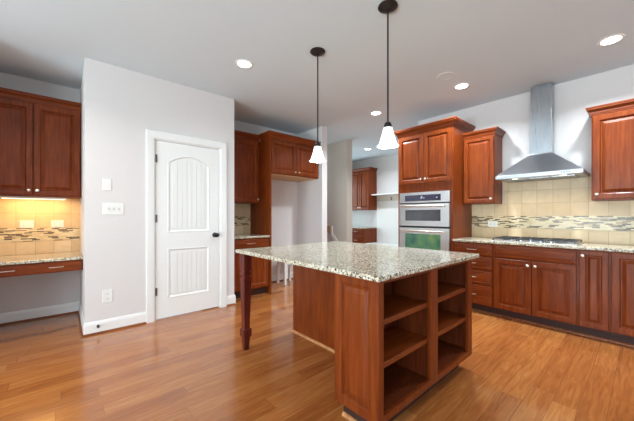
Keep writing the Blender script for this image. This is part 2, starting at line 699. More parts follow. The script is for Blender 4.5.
def windowed(name, horiz, c, t0, t1, lo, hi, wins, zs, num):
    """a wall along x (horiz) or y with window openings, and the windows in them"""
    mb = MB()

    def bx(a, b, z0, z1):
        if b - a > 1e-4:
            if horiz:
                mb.box(a, b, t0, t1, z0, z1)
            else:
                mb.box(t0, t1, a, b, z0, z1)
    cur = lo
    for u, wd in wins:
        bx(cur, u - wd / 2, 0, H)
        bx(u - wd / 2, u + wd / 2, 0, zs[0])
        bx(u - wd / 2, u + wd / 2, zs[1], H)
        cur = u + wd / 2
    bx(cur, hi, 0, H)
    struct(mb.build(name, 'wall'))
    for u, wd in wins:
        num += 1
        tm = (t0 + t1) / 2
        a, b = u - wd / 2, u + wd / 2
        root = sthing('window_%d' % num, (u, tm, zs[0]) if horiz else (tm, u, zs[0]))  # unseen window, added as an opening for the fill light
        f = MB()
        g = MB()

        def fb(m_, p, q, z0, z1, th):
            if horiz:
                m_.box(p, q, tm - th, tm + th, z0, z1)
            else:
                m_.box(tm - th, tm + th, p, q, z0, z1)
        fb(f, a, a + .05, zs[0], zs[1], .05)
        fb(f, b - .05, b, zs[0], zs[1], .05)
        fb(f, a + .05, b - .05, zs[0], zs[0] + .05, .05)
        fb(f, a + .05, b - .05, zs[1] - .05, zs[1], .05)
        fb(f, a + .05, b - .05, (zs[0] + zs[1]) / 2 - .02, (zs[0] + zs[1]) / 2 + .02, .03)
        f.build('window_frame', 'white', root)
        fb(g, a + .05, b - .05, zs[0] + .05, zs[1] - .05, .003)
        g.build('pane', 'pane', root)
    return num


k = windowed('wall_rear', True, 0, -3.62, -3.5, -4.0, WX + .12, REAR, (.45, 2.45), 0)
k = windowed('wall_side', False, 0, -4.12, -4.0, -3.5, PY + .12, SIDE, (.45, 2.45), k)
k = windowed('wall_end', True, 0, 6.06, 6.18, 4.65, 6.54, [(5.6, 1.3)], (.85, 2.35), k)
k = windowed('wall_stairs', True, 0, 7.9, 8.0, 3.625, 4.48, [(4.05, .75)], (.85, 2.55), k)

# pantry door
droot = sthing('door_1', ((DX0 + DX1) / 2, PY, 0))
fp = face('-y', PY)
c = MB()
CW = .088
CAS = [(0, 0), (0, .012), (.012, .018), (.06, .022), (.082, .022), (.088, .016), (.088, 0)]
# casing swept as three mitred lengths
for (pa, pb, na, nb) in ((((DX0), 0), (DX0, DZ), (-1, 0), (-1, 1)), ((DX0, DZ), (DX1, DZ), (-1, 1), (1, 1)), ((DX1, DZ), (DX1, 0), (1, 1), (1, 0))):
    c.rings([[fp(pa[0] + na[0] * o, pa[1] + na[1] * o, d) for o, d in CAS], [fp(pb[0] + nb[0] * o, pb[1] + nb[1] * o, d) for o, d in CAS]])
c.build('door_casing', 'white', droot)
j = MB()
j.box(DX0, DX0 + .012, PY, PY + .12, 0, DZ).box(DX1 - .012, DX1, PY, PY + .12, 0, DZ).box(DX0 + .012, DX1 - .012, PY, PY + .12, DZ - .012, DZ)
j.build('door_jamb', 'white', droot)
a0, a1, q0, q1 = DX0 + .016, DX1 - .016, .014, DZ - .016
s = MB()
fd = face('-y', PY + .045)                 # d: 0 back .. .035 face
s.box(a0, a1, PY + .018, PY + .045, q0, q1)
ST = .125


def fb(u0, u1, z0, z1, d0, d1, mb=s):
    mb.box(u0, u1, PY + .045 - d1, PY + .045 - d0, z0, z1)


fb(a0, a0 + ST, q0, q1, .026, .037)
fb(a1 - ST, a1, q0, q1, .026, .037)
fb(a0 + ST, a1 - ST, q0, .235, .026, .037)
fb(a0 + ST, a1 - ST, .83, 1.02, .026, .037)
# arched top rail
um, hw, zs_, zt = (a0 + a1) / 2, (a1 - a0) / 2 - ST, 1.865, 1.965
arch = lambda u, i=0: zs_ + (zt - zs_) * (1 - ((u - um) / hw) ** 2) - i
N = 18
us = [um - hw + 2 * hw * i / N for i in range(N + 1)]
for i in range(N):
    s.prism([(us[i], arch(us[i])), (us[i + 1], arch(us[i + 1])), (us[i + 1], q1), (us[i], q1)], fd, .026, .037)
slab = s.build('door_slab', 'white', droot)


def outline(z0, arched, ins):
    u0, u1 = um - hw + ins, um + hw - ins
    pts = [(u0, z0 + ins), (u1, z0 + ins)]
    for i in range(N + 1):
        u = u1 + (u0 - u1) * i / N
        pts.append((u, (arch(u) if arched else .83) - ins))
    return pts


for z0, arched in ((1.02, True), (.235, False)):
    pm = MB()
    pm.rings([[fd(u, z, d) for u, z in outline(z0, arched, ins)] for ins, d in ((0, .027), (0, .037), (.008, .041), (.016, .037), (.026, .029), (.026, .027))], False, False)
    pl = 7
    pw = (2 * hw - .1) / pl
    for i in range(pl):
        u0 = um - hw + .05 + i * pw + .004
        u1 = u0 + pw - .008
        tops = [(u0 + (u1 - u0) * t / 3) for t in range(4)]
        poly = [(u0, z0 + .05), (u1, z0 + .05)] + [(u, (arch(u) if arched else .83) - .05) for u in reversed(tops)]
        pm.prism(poly, fd, .026, .034)
    pm.build('door_panel', 'white', droot)
for z in (1.892, 1.19, .335):
    hg = MB().lathe([(.006, -.045), (.006, .045)], (DX0 + .012, PY - .004, z), 'z', 10)
    hg.box(DX0 + .012, DX0 + .03, PY + .002, PY + .008, z - .045, z + .045)
    hg.build('hinge', 'hinge', droot)
kb = MB().lathe([(.032, 0), (.032, .006), (.014, .01), (.012, .03), (.024, .038), (.03, .05), (.028, .062), (.015, .068)], (1.523, PY + .008, .97), 'y', 20, True, -1)
kb.build('door_knob', 'bronze', droot, smooth=True)
MB().box(DX1 - .017, DX1 - .011, PY - .001, PY + .012, .945, .995).build('strike_plate', 'bronze', droot)


# baseboards with stained shoe moulding
BBP = [(0, 0), (.014, 0), (.014, .1), (.01, .118), (.006, .13), (0, .13)]
SHP = [(.0145, 0), (.03, 0), (.029, .008), (.024, .015), (.0145, .019)]


def baseboard(name, path, left=True):
    o = moulding(path, 0.0005, BBP, 'white', None, name, 1, left)
    struct(o)
    sh = MB()
    P = path
    moulding(path, 0.0005, SHP, 'shoe_dark', o, 'shoe_moulding', 1, left)
    return o


CL, CR = DX0 - CW, DX1 + CW
baseboard('baseboard_left', [(CL, PY), (PX0, PY), (PX0, AY), (-.66, AY), (-.66, PY)])
baseboard('baseboard_pantry', [(PX1, 3.935), (PX1, PY), (CR, PY)])
baseboard('baseboard_back', [(3.625, 3.9), (3.625, 3.835), (3.5, 3.835), (3.5, BY), (2.51, BY)])
baseboard('baseboard_hall', [(4.65, 5.9), (4.65, 4.14), (4.48, 4.14)])
baseboard('baseboard_alcove', [(-.66, PY), (-3.98, PY)])

# ------------------------------------------------------------------ range wall
CF = 3.93                                  # base cabinet box front; doors stand .02 proud of it
YB = [1.70, 1.226, .454, .226, -.235, -.7]


def base_box(root, y0, y1, xf=CF, xb=WX):
    MB().box(xf, xb - .002, y0 + .001, y1 - .001, .11, .885).build('body', 'cherry_z', root)
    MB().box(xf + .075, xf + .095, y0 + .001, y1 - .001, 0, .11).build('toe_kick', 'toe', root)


r = thing('base_cabinet', (4.24, (YB[0] + YB[1]) / 2, 0), 'cherry base cabinet with a stack of four drawers beside the ovens', 'cabinet')
base_box(r, YB[1], YB[0])
for z0, z1 in ((.726, .874), (.553, .712), (.375, .541), (.121, .363)):
    drawer(r, '-x', CF, YB[1] + .012, YB[0] - .012, z0, z1, [(YB[0] + YB[1]) / 2])
r = thing('base_cabinet', (4.24, (YB[1] + YB[2]) / 2, 0), 'wide cherry base cabinet with two doors under the gas cooktop', 'cabinet')
base_box(r, YB[2], YB[1])
panel(face('-x', CF), YB[2] + .012, YB[1] - .012, .726, .874, DRAWER).build('false_drawer_front', 'cherry_y', r)
ym = (YB[1] + YB[2]) / 2
door(r, '-x', CF, ym + .003, YB[1] - .012, .121, .712, (ym + .035, .665))
door(r, '-x', CF, YB[2] + .012, ym - .003, .121, .712, (ym - .035, .665))
r = thing('base_cabinet', (4.24, (YB[2] + YB[3]) / 2, 0), 'narrow cherry base cabinet with one full-height door right of the cooktop', 'cabinet')
base_box(r, YB[3], YB[2])
door(r, '-x', CF, YB[3] + .01, YB[2] - .01, .121, .874, (YB[2] - .035, .825), NARROW)
r = thing('base_cabinet', (4.24, (YB[3] + YB[4]) / 2, 0), 'cherry base cabinet cut off by the right edge of the photo', 'cabinet')
base_box(r, YB[4], YB[3])
door(r, '-x', CF, YB[4] + .01, YB[3] - .01, .121, .874, (YB[4] + .04, .825))
r = thing('trim_1', (3.99, .5, 0), '', '')
del r['label'], r['category']
struct(r)
moulding([(CF + .0745, YB[0]), (CF + .0745, YB[4])], .0005, [(0, 0), (.016, 0), (.015, .01), (.01, .017), (0, .02)], 'shoe_dark', r, 'shoe_moulding', 1, False)

o = MB().box(3.895, WX - .012, -.26, 1.698, .885, .915, .006).build('countertop', 'granite')
tag(o, 'long speckled granite countertop on the base cabinets along the range wall', 'countertop')

# backsplash
r = thing('backsplash', (WX, .435, 1.22), 'tan stone tile backsplash with mosaic band behind the gas cooktop', 'backsplash')
b = MB()
b.box(WX - .0102, WX - .0002, -.26, 1.70, .915, 1.06)
b.box(WX - .0102, WX - .0002, -.26, 1.70, 1.22, 1.385)
b.box(WX - .0102, WX - .0002, .395, 1.29, 1.385, 1.70)
b.build('tile_field', 'tile_y', r)
MB().box(WX - .012, WX - .0002, -.26, 1.70, 1.06, 1.22).build('mosaic_band', 'mosaic_y', r)


# wall plates
def plate(root, fn, u0, u1, z0, z1, kind, t=.006):
    pm = MB()
    pm.rings([[fn(a_, b_, d_) for a_, b_ in ((u0 + i, z0 + i), (u1 - i, z0 + i), (u1 - i, z1 - i), (u0 + i, z1 - i))] for i, d_ in ((0, 0), (0, t * .5), (.004, t))])
    pm.build('cover_plate', 'plastic', root)
    um_, zm_ = (u0 + u1) / 2, (z0 + z1) / 2

    def bx(nm, a_, b_, c_, d_, e0, e1, mat):
        MB().prism([(a_, c_), (b_, c_), (b_, d_), (a_, d_)], fn, e0, e1).build(nm, mat, root)
    if kind == 'toggles':
        for q in (-1, 0, 1):
            bx('toggle', um_ + q * .046 - .005, um_ + q * .046 + .005, zm_ - .012, zm_ + .012, t, t + .008, 'toggle')
    elif kind == 'rocker':
        bx('rocker', um_ - .016, um_ + .016, zm_ - .033, zm_ + .033, t, t + .003, 'plastic')
    elif kind == 'outlet_v':
        for q in (-1, 1):
            bx('receptacle', um_ - .016, um_ + .016, zm_ + q * .026 - .014, zm_ + q * .026 + .014, t, t + .003, 'plastic')
            for e in (-1, 1):
                bx('slot', um_ + e * .007 - .0015, um_ + e * .007 + .0015, zm_ + q * .026 - .005, zm_ + q * .026 + .006, t + .003, t + .0036, 'slot')
    elif kind == 'outlet_h':
        for q in (-1, 1):
            bx('receptacle', um_ + q * .026 - .014, um_ + q * .026 + .014, zm_ - .016, zm_ + .016, t, t + .003, 'plastic')
            for e in (-1, 1):
                bx('slot', um_ + q * .026 - .005, um_ + q * .026 + .006, zm_ + e * .007 - .0015, zm_ + e * .007 + .0015, t + .003, t + .0036, 'slot')


r = thing('outlet', (WX - .012, 1.42, 1.065), 'white sideways outlet on the mosaic band left of the cooktop', 'outlet')
plate(r, face('-x', WX - .012), 1.36, 1.482, 1.068, 1.148, 'outlet_h')
fw = face('-y', PY)
r = thing('light_switch', (.363, PY, 1.49), 'white single switch plate, upper one on the wall left of the white door', 'switch')
plate(r, fw, .325, .402, 1.492, 1.612, 'rocker')
r = thing('light_switch', (.418, PY, 1.23), 'wide white three-toggle switch plate on the wall beside the white door', 'switch')
plate(r, fw, .325, .512, 1.232, 1.36, 'toggles')
r = thing('outlet', (.362, PY, .305), 'white outlet low on the wall between alcove and white door', 'outlet')
plate(r, fw, .322, .41, .305, .442, 'outlet_v')
r = thing('door_stop', (.285, PY - .014, .075), 'small dark door stop on the white baseboard near the wall corner', 'door stop')
MB().lathe([(.014, 0), (.014, .004), (.006, .006), (.006, .03)], (.285, PY - .0145, .08), 'y', 12, True, -1).build('spring', 'bronze', r)
MB().lathe([(.009, 0), (.01, .012), (.006, .016)], (.285, PY - .044, .08), 'y', 12, True, -1).build('tip', 'black', r)

# cooktop
r = thing('gas_cooktop', (4.19, .865, .915), 'stainless gas cooktop with black grates set in the granite under the hood', 'cooktop')
MB().box(3.96, 4.45, .463, 1.266, .9152, .926, .004).build('tray', 'steel_oven', r)
bur = [(4.09, 1.12, .04), (4.33, 1.12, .045), (4.21, .865, .06), (4.33, .61, .04), (4.09, .61, .045)]
for bx_, by_, br_ in bur:
    q = MB().lathe([(br_ + .012, 0), (br_ + .01, .008), (br_, .011)], (bx_, by_, .926), 'z', 20).build('burner', 'steel_y', r, smooth=True)
    MB().lathe([(br_, 0), (br_, .008), (br_ - .01, .011)], (bx_, by_, .937), 'z', 20).build('burner_cap', 'black', q, smooth=True)
for y0, y1 in ((.995, 1.25), (.745, .985), (.48, .735)):
    g = MB()
    zg, th = .944, .006
    for yy in (y0, y1 - .012):
        g.box(3.985, 4.435, yy, yy + .012, zg, zg + .010)
    for xx in (3.985, 4.205, 4.423):
        g.box(xx, xx + .012, y0 + .012, y1 - .012, zg, zg + .010)
    for yy in (y0 + (y1 - y0) * .5 - .005,):
        g.box(3.997, 4.423, yy, yy + .01, zg + .002, zg + .011)
    for xx in (4.095, 4.32):
        g.box(xx, xx + .01, y0 + .012, y1 - .012, zg + .002, zg + .011)
    for xx in (3.985, 4.423):
        for yy in (y0, y1 - .012):
            g.box(xx, xx + .012, yy, yy + .012, .926, zg)
    g.build('grate', 'iron', r)
for i in range(5):
    MB().lathe([(.017, 0), (.016, .016), (.012, .019)], (3.978, .68 + i * .092, .926), 'z', 14).build('control_knob', 'steel_z', r, smooth=True)

# range hood
HY0, HY1, HC = .428, 1.24, .853
r = thing('range_hood', (WX, HC, 1.67), 'stainless steel chimney range hood on the wall above the cooktop', 'range hood')
g = MB()
g.box(4.05, WX - .011, HY0, HY1, 1.67, 1.715, .003)
g.build('rim', 'steel_rim', r)
cx0, cw = 4.395, .109
g = MB()
g.rings([[(4.053, HY0 + .003, 1.715), (WX - .011, HY0 + .003, 1.715), (WX - .011, HY1 - .003, 1.715), (4.053, HY1 - .003, 1.715)],
         [(cx0 - .01, HC - cw - .01, 1.975), (WX - .011, HC - cw - .01, 1.975), (WX - .011, HC + cw + .01, 1.975), (cx0 - .01, HC + cw + .01, 1.975)],
         [(cx0 - .004, HC - cw - .004, 1.99), (WX - .011, HC - cw - .004, 1.99), (WX - .011, HC + cw + .004, 1.99), (cx0 - .004, HC + cw + .004, 1.99)]])
g.build('canopy', 'steel_y', r)
MB().box(cx0, WX - .002, HC - cw, HC + cw, 1.985, 2.39, .003).build('lower_chimney', 'steel_z', r)
MB().box(cx0 + .006, WX - .002, HC - cw + .006, HC + cw - .006, 2.39, H - .002, .003).build('upper_chimney', 'steel_z', r)
for i in range(4):
    MB().lathe([(.007, 0), (.007, .003), (.004, .004)], (4.05, .605 - i * .023, 1.694), 'x', 12, True, -1).build('button', 'black', r)
for yy in (.6, 1.05):
    MB().lathe([(.03, -.002), (.03, .003)], (4.13, yy, 1.668), 'z', 18).build('hood_lamp', 'hood_lens', r)
for yy in (.6, 1.05):
    area('hood_glow', (4.13, yy, 1.66), (0, 0, 0), .05, .05, 1.5, (1, .9, .66), 'DISK', math.radians(150))
for yy in (.61, .825, 1.04):
    g = MB()
    g.box(4.18, 4.5, yy - .1, yy + .1, 1.664, 1.67)
    for t in range(8):
        g.box(4.19, 4.49, yy - .09 + t * .024, yy - .078 + t * .024, 1.661, 1.664)
    g.build('grease_filter', 'steel_y', r)

# wall cabinets of the range wall
UF = 4.24


def wall_box(root, x0, x1, y0, y1, z0, z1, k=.0):
    MB().box(x0, x1, y0, y1, z0, z1, .002, 1).build('body', 'cherry_z', root)


r = thing('wall_cabinet', (4.4, 1.5, 1.385), 'small single-door cherry wall cabinet between the ovens and the hood', 'cabinet')
wall_box(r, UF, WX - .002, 1.305, 1.696, 1.385, 2.30)
door(r, '-x', UF, 1.313, 1.688, 1.40, 2.275, (1.345, 1.45), NARROW)
moulding([(WX - .002, 1.305), (UF, 1.305), (UF, 1.696)], 2.288, CROWN, 'cherry_y', r, 'crown_molding', .8)
r = thing('wall_cabinet', (4.4, .15, 1.385), 'cherry wall cabinet right of the hood at the right edge of the photo', 'cabinet')
wall_box(r, UF, WX - .002, -.12, .385, 1.385, 2.30)
door(r, '-x', UF, -.108, .373, 1.40, 2.275, (.342, 1.45))
moulding([(WX - .002, -.12), (UF, -.12), (UF, .385), (WX - .002, .385)], 2.288, CROWN, 'cherry_y', r, 'crown_molding', .8)

# oven tower
TF = 3.93
r = thing('oven_cabinet', (4.24, 2.12, 0), 'tall cherry cabinet housing the built-in ovens, two doors on top', 'cabinet')
g = MB()
g.box(TF, WX - .002, 1.702, 1.74, .11, 2.43)
g.box(TF, WX - .002, 2.505, 2.545, .11, 2.43)
g.box(TF, WX - .002, 1.74, 2.505, 1.57, 2.43)
g.box(TF, WX - .002, 1.74, 2.505, .11, .44)
g.box(4.5, WX - .002, 1.74, 2.505, .44, 1.57)
g.build('body', 'cherry_z', r)
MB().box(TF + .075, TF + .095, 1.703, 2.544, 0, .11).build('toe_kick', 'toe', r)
door(r, '-x', TF, 2.127, 2.525, 1.70, 2.41, (2.16, 1.755))
door(r, '-x', TF, 1.722, 2.121, 1.70, 2.41, (2.088, 1.755))
drawer(r, '-x', TF, 1.722, 2.525, .125, .42, [1.95, 2.3])
moulding([(WX - .002, 1.702), (TF, 1.702), (TF, 2.545), (WX - .002, 2.545)], 2.425, CROWN, 'cherry_y', r, 'crown_molding', 1)

r = thing('wall_oven', (4.2, 2.122, .445), 'stainless steel double wall oven with dark control display in tall cabinet', 'oven')
OF = TF - .002
y0, y1 = 1.742, 2.503
MB().box(OF, 4.49, y0, y1, .446, 1.566).build('body', 'black', r)
cp = MB().box(OF - .028, OF, y0, y1, 1.412, 1.564, .003).build('control_panel', 'steel_oven', r)
ds = MB().box(OF - .03, OF - .028, 1.86, 2.41, 1.438, 1.525).build('display', 'display', cp)
for yy, ww, zz in ((2.13, .03, 1.474), (2.10, .012, 1.474), (1.905, .02, 1.474), (2.13, .02, 1.495)):
    MB().box(OF - .0306, OF - .03, yy, yy + ww, zz, zz + .012).build('indicator', 'digit', cp)


def oven_door(z0, z1, w0, w1, hz, glass):
    d_ = MB()
    x0_, x1_ = OF - .034, OF
    d_.box(x0_, x1_, y0, 1.86, z0, z1).box(x0_, x1_, 2.405, y1, z0, z1)
    d_.box(x0_, x1_, 1.86, 2.405, z0, w0).box(x0_, x1_, 1.86, 2.405, w1, z1)
    d_ = d_.build('door', 'steel_oven', r)
    MB().box(x0_ + .006, x1_, 1.86, 2.405, w0, w1).build('window', glass, d_)
    hb = MB().tube([(x0_ - .045, 1.80, hz), (x0_ - .045, 2.455, hz)], .012, 12)
    for yy in (1.83, 2.425):
        hb.tube([(x0_, yy, hz), (x0_ - .045, yy, hz)], .008, 10)
    hb.build('handle', 'nickel', d_, smooth=True)


oven_door(1.075, 1.395, 1.15, 1.308, 1.362, 'glass_dark')
oven_door(.455, 1.048, .56, .962, 1.002, 'oven_glass')

# ------------------------------------------------------------------ island
r = thing('kitchen_island', (1.85, 1.65, 0), 'cherry kitchen island with open bookshelves and one turned leg', 'island')
IX0, IX1, IY0, IY1 = 1.258, 2.475, .925, 1.25
KX = 1.845
KY = 2.468
Z0, Z1 = .11, .885
xm0, xm1 = 1.798, 1.898
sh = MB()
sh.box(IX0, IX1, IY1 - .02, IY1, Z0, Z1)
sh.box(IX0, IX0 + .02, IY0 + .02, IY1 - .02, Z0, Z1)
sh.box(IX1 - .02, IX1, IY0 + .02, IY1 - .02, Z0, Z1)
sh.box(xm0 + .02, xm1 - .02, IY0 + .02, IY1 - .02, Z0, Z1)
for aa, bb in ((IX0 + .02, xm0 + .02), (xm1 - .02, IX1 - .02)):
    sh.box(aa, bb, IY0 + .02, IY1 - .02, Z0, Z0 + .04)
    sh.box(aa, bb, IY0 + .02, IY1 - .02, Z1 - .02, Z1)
sh.build('bookcase_body', 'cherry_shaded', r)
ff = MB()
ff.box(IX0, IX0 + .032, IY0, IY0 + .02, Z0, Z1)
ff.box(IX1 - .075, IX1, IY0, IY0 + .02, Z0, Z1)
ff.box(xm0, xm1, IY0, IY0 + .02, Z0, Z1)
for aa, bb in ((IX0 + .032, xm0), (xm1, IX1 - .075)):
    ff.box(aa, bb, IY0, IY0 + .02, Z0, Z0 + .042)
    ff.box(aa, bb, IY0, IY0 + .02, Z1 - .025, Z1)
ff.build('face_frame', 'cherry_z', r)
for aa, bb in ((IX0 + .021, xm0 + .019), (xm1 - .019, IX1 - .021)):
    for zz in (.622, .387):
        MB().box(aa, bb, IY0 + .021, IY1 - .021, zz, zz + .03, .002, 1).build('shelf', 'cherry_x', r)
panel(face('-x', IX0), IY0, IY1, Z0, Z1, [(0, 0), (0, .014), (.003, .016), (.05, .016), (.054, .02), (.062, .018), (.068, .006), (.076, .006), (.098, .014), (.1, .0145)]).build('end_panel', 'cherry_z', r)
MB().box(KX, IX1, IY1 + .001, KY, Z0, Z1).build('body', 'cherry_z', r)
MB().box(KX - .006, KX - .0005, IY1 + .001, KY, 0.0, Z1).build('knee_panel', 'cherry_z', r)
tk = MB()
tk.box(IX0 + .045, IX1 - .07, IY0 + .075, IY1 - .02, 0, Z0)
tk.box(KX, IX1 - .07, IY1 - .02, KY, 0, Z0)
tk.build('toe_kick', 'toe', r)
q = moulding([(KX - .0065, KY), (KX - .0065, IY1 - .02)], .0005, [(0, 0), (.016, 0), (.015, .01), (.01, .017), (0, .02)], 'shoe_wood', r, 'shoe_moulding', 1, False)
q = moulding([(IX0 + .0445, IY1 - .021), (IX0 + .0445, IY0 + .076)], .0005, [(0, 0), (.016, 0), (.015, .01), (.01, .017), (0, .02)], 'shoe_wood', r, 'shoe_moulding', 1, False)
for yy0, yy1, ku in ((IY1 + .03, 1.66, 1.62), (1.666, 2.06, 1.71), (2.066, KY - .02, 2.1)):
    door(r, '+x', IX1, yy0, yy1, .121, .874, (ku, .8))
# the turned square leg
lx, ly = 1.268, 2.425
lv = [(0, .019), (.10, .025), (.118, .026), (.122, .036), (.19, .036), (.196, .026), (.21, .024), (.42, .03), (.63, .035), (.655, .036),
      (.66, .03), (.674, .028), (.682, .036), (.70, .038), (.705, .032), (.72, .031), (.726, .038), (.80, .039), (.885, .039)]
lm = MB()
lr = []
for z, h_ in lv:
    h_ *= 1.14
    cc = h_ * .14
    lr.append([(lx + sx * h_ - (sx * cc if e else 0), ly + sy * h_ - (0 if e else sy * cc), z)
               for sx, sy, e2 in ((-1, -1, 0), (1, -1, 1), (1, 1, 0), (-1, 1, 1)) for e in ((0, 1) if e2 == 0 else (1, 0))])
lm.rings(lr)
lm.build('leg', 'leg_wood', r)
o = MB().box(1.188, 2.518, .882, 2.476, .886, .916, .007).build('countertop', 'granite')
tag(o, 'big rectangular speckled granite top of the kitchen island', 'countertop')

# ------------------------------------------------------------------ back run left of the fridge space
r = thing('base_cabinet', (2.13, 4.24, 0), 'cherry base cabinet with one drawer standing between white door wall and fridge space', 'cabinet')
BF = 3.95
MB().box(PX1 + .002, 2.464, BF, BY - .002, .11, .885).build('body', 'cherry_z', r)
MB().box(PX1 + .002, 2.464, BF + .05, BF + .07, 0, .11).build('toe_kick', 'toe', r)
drawer(r, '-y', BF, PX1 + .02, 2.45, .74, .872, [2.14], pw=.12)
door(r, '-y', BF, PX1 + .02, 2.45, .125, .725, (PX1 + .055, .68), FLATP)
o = MB().box(PX1 + .002, 2.467, 3.915, BY - .012, .886, .916, .005).build('countertop', 'granite')
tag(o, 'short granite countertop left of the fridge space', 'countertop')
r = thing('backsplash', (1.85, BY, 1.22), 'small tan tile backsplash with mosaic band left of the fridge space', 'backsplash')
MB().box(PX1 + .002, 2.467, BY - .01, BY, .917, 1.06).box(PX1 + .002, 2.467, BY - .01, BY, 1.22, 1.43).build('tile_field', 'tile_x', r)
MB().box(PX1 + .002, 2.467, BY - .012, BY, 1.06, 1.22).build('mosaic_band', 'mosaic_x', r)
r = thing('wall_cabinet', (2.13, 4.4, 1.43), 'cherry wall cabinet above the short counter beside the white door wall', 'cabinet')
WFY = 4.25
wall_box(r, PX1 + .002, 2.464, WFY, BY - .002, 1.43, 2.45)
door(r, '-y', WFY, PX1 + .012, 2.455, 1.445, 2.43, (2.425, 1.495), FLATP)
moulding([(PX1 + .004, WFY), (2.464, WFY)], 2.445, CROWN, 'cherry_x', r, 'crown_molding', 1, False)
r = thing('refrigerator_cabinet', (2.99, 4.2, 0), 'cherry cabinet over the empty fridge space with tall side panel', 'cabinet')
FF = 3.935
MB().box(2.468, 2.492, 3.915, BY - .002, 0, 2.45).build('side_panel', 'cherry_z', r)
MB().box(2.492, 3.498, FF, BY - .002, 1.895, 2.45).build('body', 'cherry_z', r)
MB().box(2.5, 3.49, FF + .01, BY - .01, 1.888, 1.895).build('underside', 'maple', r)
door(r, '-y', FF, 2.505, 2.992, 1.912, 2.43, (2.955, 1.955))
door(r, '-y', FF, 2.998, 3.485, 1.912, 2.43, (3.035, 1.955))
moulding([(2.468, WFY - .06), (2.468, 3.915), (3.498, 3.915)], 2.445, CROWN, 'cherry_x', r, 'crown_molding', 1, False)

# white stool standing in the fridge space
r = thing('stool', (3.1, 4.33, 0), 'low white stool standing in the empty fridge space, seen under the island top', 'stool')
MB().box(2.94, 3.26, 4.19, 4.47, .42, .445, .006).build('seat', 'white', r)
for sx in (-1, 1):
    for sy in (-1, 1):
        x_, y_ = 3.1 + sx * .115, 4.33 + sy * .1
        MB().rings([[(x_ + sx * .02 + a_, y_ + sy * .015 + b_, 0) for a_, b_ in ((-.018, -.018), (.018, -.018), (.018, .018), (-.018, .018))],
                    [(x_ + a_, y_ + b_, .42) for a_, b_ in ((-.024, -.024), (.024, -.024), (.024, .024), (-.024, .024))]]).build('leg', 'white', r)
for sy in (-1, 1):
    MB().box(2.99, 3.21, 4.33 + sy * .1 - .008, 4.33 + sy * .1 + .008, .35, .42).build('apron', 'white', r)

# ------------------------------------------------------------------ desk alcove
r = thing('wall_cabinet', (-.24, 4.6, 1.435), 'two-door cherry wall cabinet hung in the lit desk alcove', 'cabinet')
DF = 4.45
DL = -.655
wall_box(r, DL, PX0 - .003, DF, AY - .002, 1.435, 2.47)
door(r, '-y', DF, -.228, PX0 - .014, 1.452, 2.45, (-.197, 1.5))
door(r, '-y', DF, DL + .01, -.234, 1.452, 2.45, (-.265, 1.5))
moulding([(DL, DF), (PX0 - .003, DF)], 2.462, CROWN, 'cherry_x', r, 'crown_molding', .85, False)
r = thing('under_cabinet_light', (-.24, 4.55, 1.41), 'lit warm strip light under the alcove wall cabinet', 'light')
MB().box(-.5, .05, 4.52, 4.60, 1.413, 1.434, .003).build('housing', 'white', r)
MB().box(-.48, .03, 4.53, 4.59, 1.410, 1.413).build('lens', 'warm_lens', r)
area('strip_glow', (-.225, 4.58, 1.405), (math.radians(18), 0, 0), .5, .05, 3.2, (1, .60, .22))
r = thing('desk', (-.24, 4.43, 0), 'cherry built-in desk drawer unit spanning the alcove', 'desk')
GF = 4.11
MB().box(DL, PX0 - .003, GF, AY - .002, .625, .745).build('body', 'cherry_x', r)
drawer(r, '-y', GF, DL + .01, PX0 - .012, .632, .738, [-.40, -.04], [(0, 0), (0, .014), (.003, .017), (.006, .018)], .11)
o = MB().box(DL, PX0 - .002, 4.075, AY - .012, .746, .776, .005).build('countertop', 'granite')
tag(o, 'speckled granite desk top in the lit alcove', 'countertop')
r = thing('backsplash', (-.39, AY, 1.085), 'warmly lit tan tile backsplash with mosaic band in the desk alcove', 'backsplash')
MB().box(DL, PX0 - .003, AY - .0102, AY - .0002, .777, .92).box(DL, PX0 - .003, AY - .0102, AY - .0002, 1.08, 1.434).build('tile_field', 'tile_x', r)
MB().box(DL, PX0 - .003, AY - .012, AY - .0002, .92, 1.08).build('mosaic_band', 'mosaic_x', r)
r = thing('outlet', (-.30, AY - .012, 1.08), 'left sideways outlet on the alcove tile above the desk', 'outlet')
plate(r, face('-y', AY - .0125), -.36, -.242, 1.08, 1.165, 'outlet_h')
r = thing('outlet', (-.035, AY - .012, 1.08), 'right sideways outlet on the alcove tile above the desk', 'outlet')
plate(r, face('-y', AY - .0125), -.094, .024, 1.08, 1.165, 'outlet_h')

# ------------------------------------------------------------------ hall stairs
r = thing('staircase', (4.05, 4.9, 0), 'staircase with wooden treads and white skirt behind the island', 'stairs')
for i in range(8):
    ys = 4.2 + i * .2
    MB().box(3.63, 4.455, ys, ys + .235, .2 * (i + 1) - .035, .2 * (i + 1)).build('tread', 'leg_wood', r)
    MB().box(3.63, 4.455, ys + .02, ys + .04, .2 * i, .2 * (i + 1) - .035).build('riser', 'white', r)
fs = lambda u, v, d: (4.455 + d, u, v)
MB().prism([(4.16, .345), (4.16, .43), (4.555, .855), (4.555, 1.0), (4.60, 1.0), (4.60, .80)], fs, 0, .024).build('skirt_board', 'white', r)
MB().box(4.44, 4.4795, 4.645, 4.72, .86, 1.0, .008).build('handrail_end', 'shoe_wood', r)

